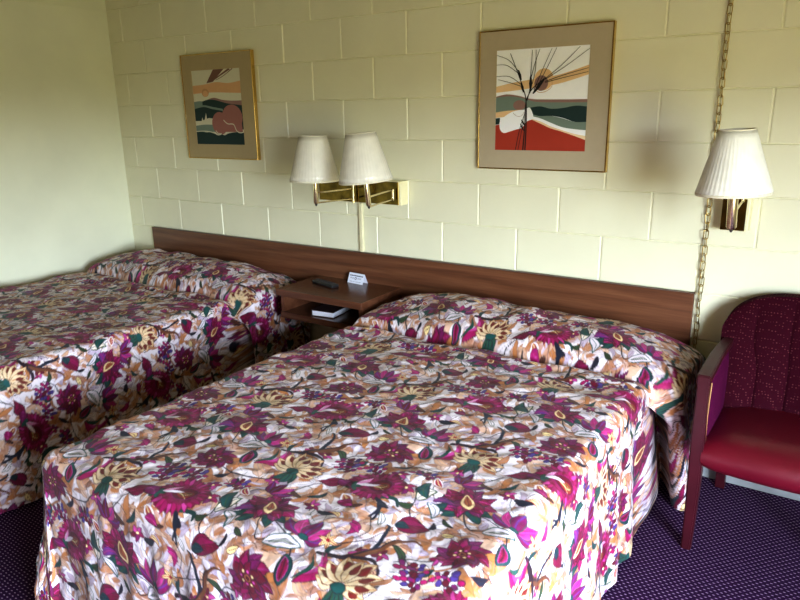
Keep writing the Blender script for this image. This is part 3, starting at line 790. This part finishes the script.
M_mat = flat_mat('grey_mat_board', (186, 172, 146)); P_white = flat_mat('print_white', (250, 251, 255)); P_peach = flat_mat('print_peach', (232, 196, 148)); P_mauve = flat_mat('print_mauve', (150, 116, 106))
P_sage = flat_mat('print_sage', (124, 140, 128)); P_dark = flat_mat('print_dark_green', (28, 54, 52)); P_rust = flat_mat('print_rust', (172, 58, 36)); P_ink = flat_mat('print_black', (26, 22, 20)); P_tan = flat_mat('print_tan', (196, 150, 104)); P_cream = flat_mat('print_cream', (240, 216, 178))
def draw_right(p):
    W, PE, MV, SG, DK, RU, IK, TN, CRM = range(9)
    band(p, [(0, .645), (.2, .68), (.45, .71), (.7, .74), (1, .82)], [(0, .585), (.2, .60), (.45, .625), (.7, .655), (1, .73)], PE)
    ell(p, .53, .70, .105, .105, PE); ell(p, .505, .665, .075, .075, MV)
    pen(p, [(.42, .625), (.48, .578), (.56, .585), (.62, .63), (.615, .70)], .006, .004, TN)
    band(p, [(0, .545), (.12, .565), (.25, .55), (.4, .515), (.6, .505), (1, .50)], [(0, .38), (.5, .42), (1, .42)], MV)
    band(p, [(0, .535), (.15, .545), (.3, .525), (.45, .485), (.65, .475), (1, .47)], [(0, .38), (.5, .38), (1, .40)], SG)
    ell(p, .27, .455, .07, .05, MV)
    band(p, [(0, .385), (.12, .40), (.3, .41)], [(0, .33), (.12, .34), (.3, .35)], PE)
    band(p, [(.37, .425), (.5, .44), (.62, .415), (.75, .42), (.88, .44), (1, .43)], [(.37, .37), (.5, .34), (.62, .345), (.75, .325), (.88, .285), (1, .285)], DK)
    band(p, [(.40, .37), (.5, .345), (.62, .345), (.75, .32), (.88, .285), (1, .285)], [(.40, .34), (.5, .325), (.62, .28), (.75, .23), (.88, .215), (1, .205)], SG)
    band(p, [(.36, .355), (.5, .325), (.62, .28), (.75, .235), (.88, .215), (1, .205)], [(.36, .29), (.5, .28), (.62, .22), (.75, .18), (.88, .15), (1, .12)], W)
    band(p, [(.34, .33), (.5, .295), (.62, .245), (.75, .205), (.88, .17), (1, .15)], [(.34, .27), (.5, .25), (.62, .21), (.75, .16), (.88, .12), (1, .08)], CRM)
    band(p, [(0, .255), (.12, .27), (.25, .26), (.36, .32), (.5, .275), (.62, .225), (.75, .19), (.88, .15), (1, .11)], [(0, 0), (.25, 0), (.5, 0), (.75, 0), (1, 0)], RU)
    band(p, [(0, .325), (.05, .33)], [(0, .26), (.05, .265)], DK)
    p(smoothc([(.045, .28), (.055, .21), (.10, .175), (.17, .19), (.24, .21), (.31, .23), (.36, .29), (.43, .32), (.42, .38), (.385, .43), (.33, .41), (.26, .405), (.18, .385), (.10, .34), (.045, .28)], 5)[:-1], W)
    pen(p, [(.20, .38), (.25, .345), (.30, .35), (.33, .39)], .003, .003, MV)
    # stems and grass heads
    for q in ([(.35, 0), (.355, .25), (.345, .5), (.30, .64), (.24, .78), (.155, .965)], [(.325, 0), (.34, .25), (.345, .48), (.40, .60), (.47, .66), (.55, .72)]): pen(p, q, .014, .006, IK)
    pen(p, [(.24, 0), (.28, .2), (.33, .36)], .008, .005, IK); pen(p, [(.27, 0), (.31, .22), (.335, .38)], .006, .004, IK)
    pen(p, [(.36, .5), (.385, .62), (.395, .75)], .007, .01, IK)
    for (q, w) in (([(.25, .80), (.285, .70)], .03), ([(.285, .68), (.315, .58)], .03), ([(.392, .59), (.390, .74)], .036), ([(.42, .565), (.54, .705)], .036), ([(.30, .31), (.34, .25)], .02), ([(.29, .27), (.33, .20)], .02)):
        mx = ((q[0][0] + q[1][0]) / 2, (q[0][1] + q[1][1]) / 2); pen(p, [q[0], mx], w * .35, w, IK); pen(p, [mx, q[1]], w, w * .35, IK)
    for q in ([(.25, .79), (.14, .90), (.0, .955)], [(.25, .77), (.12, .85), (.0, .86)], [(.285, .66), (.15, .74), (.0, .745)], [(.29, .64), (.16, .68), (.02, .715)], [(.39, .74), (.395, .85), (.40, .985)], [(.395, .72), (.43, .85), (.48, .99)], [(.41, .66), (.44, .8), (.44, .985)], [(.43, .60), (.52, .80), (.61, .99)], [(.47, .64), (.57, .82), (.66, .995)], [(.54, .70), (.72, .83), (.90, .99)], [(.55, .70), (.75, .81), (.995, .965)], [(.55, .68), (.75, .735), (.995, .79)], [(.55, .67), (.75, .71), (.995, .755)]):
        pen(p, q, .0065, .004, IK)
framed('framed desert print with tall black grass stems and red ground, above the nearer bed', 2.036, 2.650, 1.303, 1.911, 2.124, 2.552, 1.390, 1.825,
       [M_mat, P_white, P_peach, P_mauve, P_sage, P_dark, P_rust, P_ink, P_tan, P_cream], draw_right)
def draw_left(p):
    W, PE, MV, SG, DK, RS, BR, TN = range(8)
    band(p, [(0, .80), (.25, .81), (.5, .835), (.75, .815), (1, .84)], [(0, .69), (.25, .70), (.5, .70), (.75, .69), (1, .68)], PE)
    p([(.30, .825), (.44, .84), (.68, 1), (.46, 1)], BR); pen(p, [(.45, .86), (.62, .93), (.80, 1)], .012, .03, BR); pen(p, [(.50, .86), (.66, .91), (.86, 1)], .006, .012, BR)
    ell(p, .26, .70, .075, .055, TN); ell(p, .26, .69, .055, .04, PE)
    band(p, [(0, .565), (.2, .585), (.42, .63), (.6, .60), (.8, .585), (1, .585)], [(0, .48), (.5, .5), (1, .5)], MV)
    band(p, [(0, .58), (.12, .59), (.26, .58)], [(0, .50), (.12, .51), (.26, .5)], SG)
    band(p, [(.18, .585), (.3, .605), (.45, .60), (.6, .57), (.75, .545), (1, .52)], [(.18, .3), (.5, .3), (1, .2)], DK)
    band(p, [(0, .52), (.2, .535), (.38, .51), (.6, .48)], [(0, .47), (.2, .50), (.38, .475), (.6, .45)], SG)
    band(p, [(0, .485), (.2, .51), (.38, .48), (.58, .455)], [(0, .31), (.2, .31), (.38, .31), (.58, .3)], DK)
    p([(0, .32), (.13, .32), (.15, .37), (.17, .33), (.20, .34), (.24, .43), (.25, .35), (.30, .36), (.40, .35), (.45, .24), (0, .24)], W)
    band(p, [(0, .255), (.2, .27), (.45, .265)], [(0, .16), (.2, .17), (.45, .17)], SG)
    ell(p, .78, .36, .21, .175, RS); ell(p, .52, .285, .165, .155, RS)
    p([(.45, .17), (.98, .17), (.96, .36), (.7, .34), (.5, .3)], RS)
    band(p, [(0, .17), (.1, .175), (.2, .165), (.3, .165), (.38, .15), (.45, .125), (.52, .14), (.6, .125), (.68, .15), (.8, .165), (.9, .17), (1, .175)], [(0, 0), (.5, 0), (1, 0)], DK)
    for q in ([(0, .175), (.15, .18), (.27, .175), (.38, .155), (.46, .13), (.53, .14)], [(.42, .19), (.47, .15), (.54, .145)], [(.60, .33), (.68, .28), (.80, .27), (.85, .19), (.92, .16), (1, .17)]): pen(p, q, .012, .014, W)
framed('framed print with two pinkish rocks and dark green hills, above the farther bed', -.030, .584, 1.304, 1.922, .058, .478, 1.392, 1.828,
       [flat_mat('olive_mat_board', (178, 160, 122)), flat_mat('print_pale', (214, 210, 186)), flat_mat('print_apricot', (214, 168, 122)), P_mauve, P_sage, P_dark, flat_mat('print_rose', (160, 108, 98)), flat_mat('print_brown', (120, 84, 70)), P_tan], draw_left)

# ------------------------------------------------------------------ wall lamps
def depth_pt(x, y, d): return CAM + (CR * ((x - 400) / FPX) + CU * ((300 - y) / FPX) + CF) * d
def lamp_head(root, org, base, tilt_axis, tilt, mat, hsock=.125, hshade=.214, rb=.125, rt=.069, rsock=.0125):
    """socket tube whose lower end is base; shade above it"""
    Mx = Matrix.Translation(base - org) @ Matrix.Rotation(tilt, 4, tilt_axis)
    bm = bmesh.new()
    add_lathe(bm, [(rsock * .7, .006), (rsock, .012), (rsock, hsock + .03), (rsock * .8, hsock + .04)], 20, Mx)
    so = smooth(obj('socket_tube', bm, M_brass2, root))
    bm = bmesh.new(); add_lathe(bm, [(.002, -.006), (.006, 0), (.006, .0058)], 12, Mx); obj('switch_knob', bm, M_tip, so)
    bm = bmesh.new(); n = 180
    pl = lambda a: 1 + .006 * math.sin(a * 45)
    add_lathe(bm, [(rb + (rt - rb) * (k / 8) , hsock + hshade * k / 8) for k in range(9)], n, Mx, cap=False, rmod=pl)
    sh = smooth(obj('lamp_shade', bm, mat, root), 80)
    md = sh.modifiers.new('thickness', 'SOLIDIFY'); md.thickness = .002; md.offset = 1
    for (r, z) in ((rb, hsock), (rt, hsock + hshade)):
        bm = bmesh.new(); add_lathe(bm, [(r * 1.008, z - .004), (r * 1.02, z - .002), (r * 1.02, z + .003), (r * 1.006, z + .005)], 64, Mx, cap=False)
        smooth(obj('trim_band', bm, M_shell, sh), 80)
    bm = bmesh.new(); add_lathe(bm, [(.012, hsock + .04), (.03, hsock + .09), (.028, hsock + .12), (.012, hsock + .14)], 16, Mx); smooth(obj('bulb', bm, M_paper, sh))
    bm = bmesh.new()
    for k in range(3):
        a = k * 2 * PI / 3; z = hsock + hshade - .012
        add_tube(bm, [Mx @ Vector((.008 * math.cos(a), .008 * math.sin(a), z)), Mx @ Vector((rt * 1.0 * math.cos(a), rt * 1.0 * math.sin(a), z))], .0015, 6)
    add_tube(bm, [Mx @ Vector((0, 0, hsock + .14)), Mx @ Vector((0, 0, hsock + hshade - .006))], .003, 8)
    obj('spider', bm, M_brass, sh)
def arms(root, org, base, pivot, zs, hpost):
    for z in zs:
        bm = bmesh.new(); a = Vector((base.x, base.y, z)); b = Vector((pivot.x, pivot.y, z))
        mid = (a + b) / 2 + Vector((0, -.012, 0))
        add_tube(bm, [p - org for p in (a, a.lerp(mid, .5) + Vector((0, -.003, 0)), mid, mid.lerp(b, .5) + Vector((0, -.003, 0)), b)], .0042, 10)
        smooth(obj('arm', bm, M_brass2, root))
    bm = bmesh.new(); add_tube(bm, [Vector((pivot.x, pivot.y, hpost[0])) - org, Vector((pivot.x, pivot.y, hpost[1])) - org], .0065, 14); smooth(obj('pivot_post', bm, M_brass2, root))

org = Vector((1.32, 0, 1.16))
dl = thing('wall_lamp', 'brass double swing-arm wall lamp with two white pleated shades, between the framed prints', 'wall lamp', org, 'brass wall lamps')
bm = bmesh.new(); add_box(bm, 1.085 - org.x, 1.610 - org.x, -.074, -.0705, 1.107 - org.z, 1.223 - org.z, .001, 1); obj('wall_plate', bm, M_plate, dl)
bm = bmesh.new(); add_box(bm, 1.082 - org.x, 1.622 - org.x, -.070, -.001, 1.104 - org.z, 1.226 - org.z, .003, 2); obj('backbox', bm, M_boxpale, dl)
bL = depth_pt(316.3, 205, 3.46); bR = depth_pt(369, 207.5, 3.20)
lamp_head(dl, org, bL, 'Y', .0, M_shadeL)
lamp_head(dl, org, bR, Vector((CF.x, CF.y, 0)).normalized(), -.085, M_shadeL)
pv = Vector((1.335, -.092, 0)); arms(dl, org, bL, pv, (1.128, 1.180), (1.105, 1.205))
pv = Vector((1.590, -.092, 0)); arms(dl, org, bR, pv, (1.138, 1.185), (1.134, 1.189))

org = Vector((3.165, 0, 1.16))
rl = thing('wall_lamp', 'brass wall lamp with one white pleated shade, above the burgundy armchair', 'wall lamp', org, 'brass wall lamps')
bm = bmesh.new(); add_box(bm, 3.128 - org.x, 3.214 - org.x, -.074, -.0705, 1.104 - org.z, 1.226 - org.z, .001, 1); obj('wall_plate', bm, M_plate, rl)
bm = bmesh.new(); add_box(bm, 3.125 - org.x, 3.226 - org.x, -.070, -.001, 1.101 - org.z, 1.229 - org.z, .003, 2); obj('backbox', bm, M_boxpale, rl)
b3 = depth_pt(731.0, 230.5, 2.26)
lamp_head(rl, org, b3, Vector((CF.x, CF.y, 0)).normalized(), -.05, M_shadeR, rsock=.0165, rb=.115, rt=.054, hshade=.198)
pv = Vector((3.200, -.090, 0)); arms(rl, org, b3, pv, (b3.z + .05, b3.z + .092), (b3.z + .046, b3.z + .096))

bm = bmesh.new(); add_box(bm, 1.306, 1.330, -.016, -.0015, .8225, 1.093, .004, 2)
tag(obj('cord_cover', bm, M_race), 'cream vertical cord cover strip on the wall under the double brass lamp', 'cord cover')

# ------------------------------------------------------------------ swag chain
ch = thing('swag_chain', 'brass link chain with a cord hanging down the wall beside the headboard', 'chain', (3.072, -.020, .40))
def link_mesh(flat):
    bm = bmesh.new(); pts = []
    L_, W_ = .0110, .0095
    for k in range(16):
        a = 2 * PI * k / 16; x = W_ * math.cos(a); z = W_ * math.sin(a) + (L_ if math.sin(a) > 0 else -L_)
        pts.append((x, 0, z) if flat else (0, x, z))
    add_tube(bm, pts, .0019, 6, closed=True)
    me = bpy.data.meshes.new('chain_link'); bm.to_mesh(me); bm.free()
    for p in me.polygons: p.use_smooth = True
    me.materials.append(M_chain); return me
LM = [link_mesh(True), link_mesh(False)]
zz = .02; k = 0
while zz < H - .40 - .02:
    o = bpy.data.objects.new('chain_link', LM[k % 2]); COL.objects.link(o); o.parent = ch
    o.location = (random.uniform(-.0015, .0015), 0, zz); o.rotation_euler = (random.uniform(-.05, .05), random.uniform(-.08, .08), .75 + random.uniform(-.35, .35)); zz += .0325; k += 1
bm = bmesh.new(); add_tube(bm, [(.003 * math.sin(i * 1.1), .004 * math.cos(i * 1.3), i * .02) for i in range(int((H - .40) / .02) + 1)], .0014, 8)
smooth(obj('cord', bm, M_cord, ch))

# ------------------------------------------------------------------ armchair
CX = 3.485
ac = thing('armchair', 'burgundy armchair with vinyl seat and dotted channel-tufted back, against the wall', 'armchair', (CX, -.35, 0))
def L3(x, y, z): return Vector((x - CX, y + .35, z))
HWC = .277
def bez_post(sx):
    bm = bmesh.new()
    prof = [(0, -.575, .034, .034), (.15, -.580, .038, .040), (.30, -.590, .043, .046), (.42, -.600, .043, .050), (.50, -.598, .042, .050), (.58, -.586, .040, .048), (.665, -.570, .040, .050)]
    rings = []
    for (z, y, w, dpt) in prof:
        x = CX + sx * (HWC - .006 * math.sin(z / .665 * PI))
        rings.append([bm.verts.new(L3(x + a * w / 2, y + b * dpt / 2, z)) for a, b in ((-1, -1), (1, -1), (1, 1), (-1, 1))])
    for A_, B_ in zip(rings, rings[1:]):
        for q in range(4): bm.faces.new((A_[q], A_[(q + 1) % 4], B_[(q + 1) % 4], B_[q]))
    bm.faces.new(rings[0][::-1]); bm.faces.new(rings[-1])
    bmesh.ops.recalc_face_normals(bm, faces=bm.faces[:])
    bmesh.ops.bevel(bm, geom=[e for e in bm.edges if abs((e.verts[0].co - e.verts[1].co).normalized().z) > .5], offset=.005, segments=2, affect='EDGES')
    return bm
for sx in (-1, 1):
    smooth(obj('front_leg', bez_post(sx), M_lacq, ac), 30)
    bm = bmesh.new(); x = CX + sx * (HWC - .03)
    rr = []
    for (z, y) in ((0, -.055), (.2, -.085), (.40, -.12)):
        rr.append([bm.verts.new(L3(x + a * .018, y + b * .018, z)) for a, b in ((-1, -1), (1, -1), (1, 1), (-1, 1))])
    for A_, B_ in zip(rr, rr[1:]):
        for q in range(4): bm.faces.new((A_[q], A_[(q + 1) % 4], B_[(q + 1) % 4], B_[q]))
    bm.faces.new(rr[0][::-1]); bm.faces.new(rr[-1]); obj('rear_leg', bm, M_lacq, ac)
    # arm rest
    bm = bmesh.new(); rings = []
    for (y, z, w, h) in ((-.598, .652, .042, .034), (-.59, .668, .046, .030), (-.50, .674, .046, .030), (-.35, .680, .044, .030), (-.22, .687, .040, .030), (-.13, .690, .036, .030)):
        xx = CX + sx * (HWC - (.012 * max(0, (y + .35)) / .2))
        rings.append([bm.verts.new(L3(xx + a * w / 2, y, z + b * h / 2)) for a, b in ((-1, -1), (1, -1), (1, 1), (-1, 1))])
    for A_, B_ in zip(rings, rings[1:]):
        for q in range(4): bm.faces.new((A_[q], A_[(q + 1) % 4], B_[(q + 1) % 4], B_[q]))
    bm.faces.new(rings[0][::-1]); bm.faces.new(rings[-1])
    bmesh.ops.recalc_face_normals(bm, faces=bm.faces[:])
    bmesh.ops.bevel(bm, geom=bm.edges[:], offset=.004, segments=2, affect='EDGES')
    smooth(obj('armrest', bm, M_lacq, ac), 35)
    # upholstered side between armrest and seat
    bm = bmesh.new(); nY, nZ = 12, 8
    gi = []; go = []
    for i in range(nZ + 1):
        z = .36 + (.660 - .36) * i / nZ
        yf = -.560 - .018 * math.sin(PI * min(max((z - .40) / .26, 0), 1)) ** 1.0
        ri = []; ro = []
        for j in range(nY + 1):
            y = yf + (-.13 - yf) * j / nY; b = math.sin(PI * j / nY) ** .4 * math.sin(PI * i / nZ) ** .4
            ri.append(bm.verts.new(L3(CX + sx * (HWC - .018 - .014 * b), y, z))); ro.append(bm.verts.new(L3(CX + sx * (HWC + .004), y, z)))
        gi.append(ri); go.append(ro)
    for i in range(nZ):
        for j in range(nY):
            bm.faces.new((gi[i][j], gi[i][j + 1], gi[i + 1][j + 1], gi[i + 1][j])); bm.faces.new((go[i][j], go[i + 1][j], go[i + 1][j + 1], go[i][j + 1]))
        bm.faces.new((gi[i][0], gi[i + 1][0], go[i + 1][0], go[i][0])); bm.faces.new((gi[i][nY], go[i][nY], go[i + 1][nY], gi[i + 1][nY]))
    smooth(obj('side_panel', bm, M_armfab, ac), 50)
    bm = bmesh.new()
    add_tube(bm, [L3(CX + sx * (HWC - .024), -.562 - .018 * math.sin(PI * min(max((z - .40) / .26, 0), 1)) - .008, z) for z in [.42 + .235 * i / 14 for i in range(15)]], .0026, 8)
    smooth(obj('nail_trim', bm, M_nail, ac))
# seat cushion
bm = bmesh.new(); nx, ny = 28, 24
def seat_pt(u, v):          # u -1..1, v: profile parameter around the front
    hw = HWC - .022
    return None
prof = [(-.10, .33), (-.30, .33), (-.55, .335), (-.590, .340), (-.612, .352), (-.624, .375), (-.625, .400), (-.618, .422), (-.600, .440), (-.570, .451), (-.50, .458), (-.40, .458), (-.30, .455), (-.20, .450), (-.10, .447)]
rings = []
for i in range(nx + 1):
    u = -1 + 2 * i / nx; x = CX + u * (HWC - .0215); edge = abs(u) ** 8
    ring = []
    for (y, z) in prof:
        zc = .395
        bow = .016 * (1 - u * u) * (1 if y < -.58 else 0)
        crown = .014 * (1 - u * u) * (1 if z > .44 and y > -.6 else 0)
        ring.append(bm.verts.new(L3(x, y - bow, zc + (z - zc) * (1 - .22 * edge) + crown)))
    rings.append(ring)
n = len(prof)
for A_, B_ in zip(rings, rings[1:]):
    for q in range(n): bm.faces.new((A_[q], A_[(q + 1) % n], B_[(q + 1) % n], B_[q]))
bm.faces.new(rings[0][::-1]); bm.faces.new(rings[-1])
smooth(obj('seat', bm, M_leather, ac), 60)
# channel-tufted back
bm = bmesh.new(); nu, nv = 90, 40
def wid(z):
    # half width of the back at height z
    if z < .66: return .238 + (.285 - .238) * sst((z - .46) / .20)
    return None
def sst(t): t = min(max(t, 0), 1); return t * t * (3 - 2 * t)
ztop = .878
front = []; back = []
for j in range(nv + 1):
    fv = j / nv; rf = []; rb_ = []
    for i in range(nu + 1):
        u = -1 + 2 * i / nu
        # outline: superellipse top, tapered to the seat
        zt = .68 + (ztop - .68) * (1 - abs(u) ** 2.9) ** (1 / 2.3)
        z = .44 + (zt - .44) * fv
        w = .258 + (.303 - .258) * sst((z - .58) / .14)
        x = CX + u * w
        yf = -.215 + .105 * sst((z - .42) / .5) - .045 * abs(u) ** 2 * sst((.9 - z) / .4)
        edge = (1 - abs(u) ** 10) * (1 - fv ** 14)
        chn = abs(math.sin((u * 2.5 + .5) * PI)) ** .5 * .014 * (1 - .3 * fv)
        yf = yf - (.006 + chn) * edge
        yb = -.055 - .13 * sst((.75 - z) / .35)
        rf.append(bm.verts.new(L3(x, yf, z))); rb_.append(bm.verts.new(L3(x, max(yb, yf + .035), z)))
    front.append(rf); back.append(rb_)
for j in range(nv):
    for i in range(nu):
        bm.faces.new((front[j][i], front[j][i + 1], front[j + 1][i + 1], front[j + 1][i])); bm.faces.new((back[j][i], back[j + 1][i], back[j + 1][i + 1], back[j][i + 1]))
    bm.faces.new((front[j][0], front[j + 1][0], back[j + 1][0], back[j][0])); bm.faces.new((front[j][nu], back[j][nu], back[j + 1][nu], front[j + 1][nu]))
for i in range(nu):
    bm.faces.new((front[nv][i], front[nv][i + 1], back[nv][i + 1], back[nv][i])); bm.faces.new((front[0][i], back[0][i], back[0][i + 1], front[0][i + 1]))
smooth(obj('backrest', bm, M_backfab, ac), 60)
# rear rail joining the legs
bm = bmesh.new(); add_box(bm, -HWC + .03, HWC - .03, .20, .23, .30, .335, .004, 1); obj('rear_rail', bm, M_lacq, ac)

# ------------------------------------------------------------------ light
def area(name, loc, rot, sx, sy, power, col):
    l = bpy.data.lights.new(name, 'AREA'); l.shape = 'RECTANGLE'; l.size = sx; l.size_y = sy; l.energy = power; l.color = col
    o = bpy.data.objects.new(name, l); COL.objects.link(o); o.location = loc; o.rotation_euler = rot; return o
pt = area('window_portal', (X1 + .045, (WY0 + WY1) / 2, (WZ0 + WZ1) / 2), (0, math.radians(90), 0), WZ1 - WZ0, WY1 - WY0, 1, (1, 1, 1))
pt.data.cycles.is_portal = True
w = bpy.data.worlds.new('world'); scene.world = w; w.use_nodes = True
nt = w.node_tree; tc = N(nt, 'ShaderNodeTexCoord'); sp = N(nt, 'ShaderNodeSeparateXYZ'); nt.links.new(tc.outputs['Generated'], sp.inputs[0])
mr = N(nt, 'ShaderNodeMapRange'); mr.inputs['From Min'].default_value = -.5; mr.inputs['From Max'].default_value = .5; nt.links.new(sp.outputs['Z'], mr.inputs['Value'])
SKY, GND = 84.0, 14.0
sk = ramp(nt, [(0, (1.0 * GND, .96 * GND, .54 * GND, 1)), (.47, (1.0 * GND, .96 * GND, .54 * GND, 1)), (.53, (.82 * SKY, .93 * SKY, 1.10 * SKY, 1)), (1, (.76 * SKY, .90 * SKY, 1.15 * SKY, 1))])
nt.links.new(mr.outputs['Result'], sk.inputs['Fac']); nt.links.new(sk.outputs['Color'], nt.nodes['Background'].inputs['Color'])
nt.nodes['Background'].inputs['Strength'].default_value = 1.0
scene.view_settings.view_transform = 'Standard'
scene.view_settings.look = 'None'
scene.view_settings.exposure = .20
scene.view_settings.gamma = .84
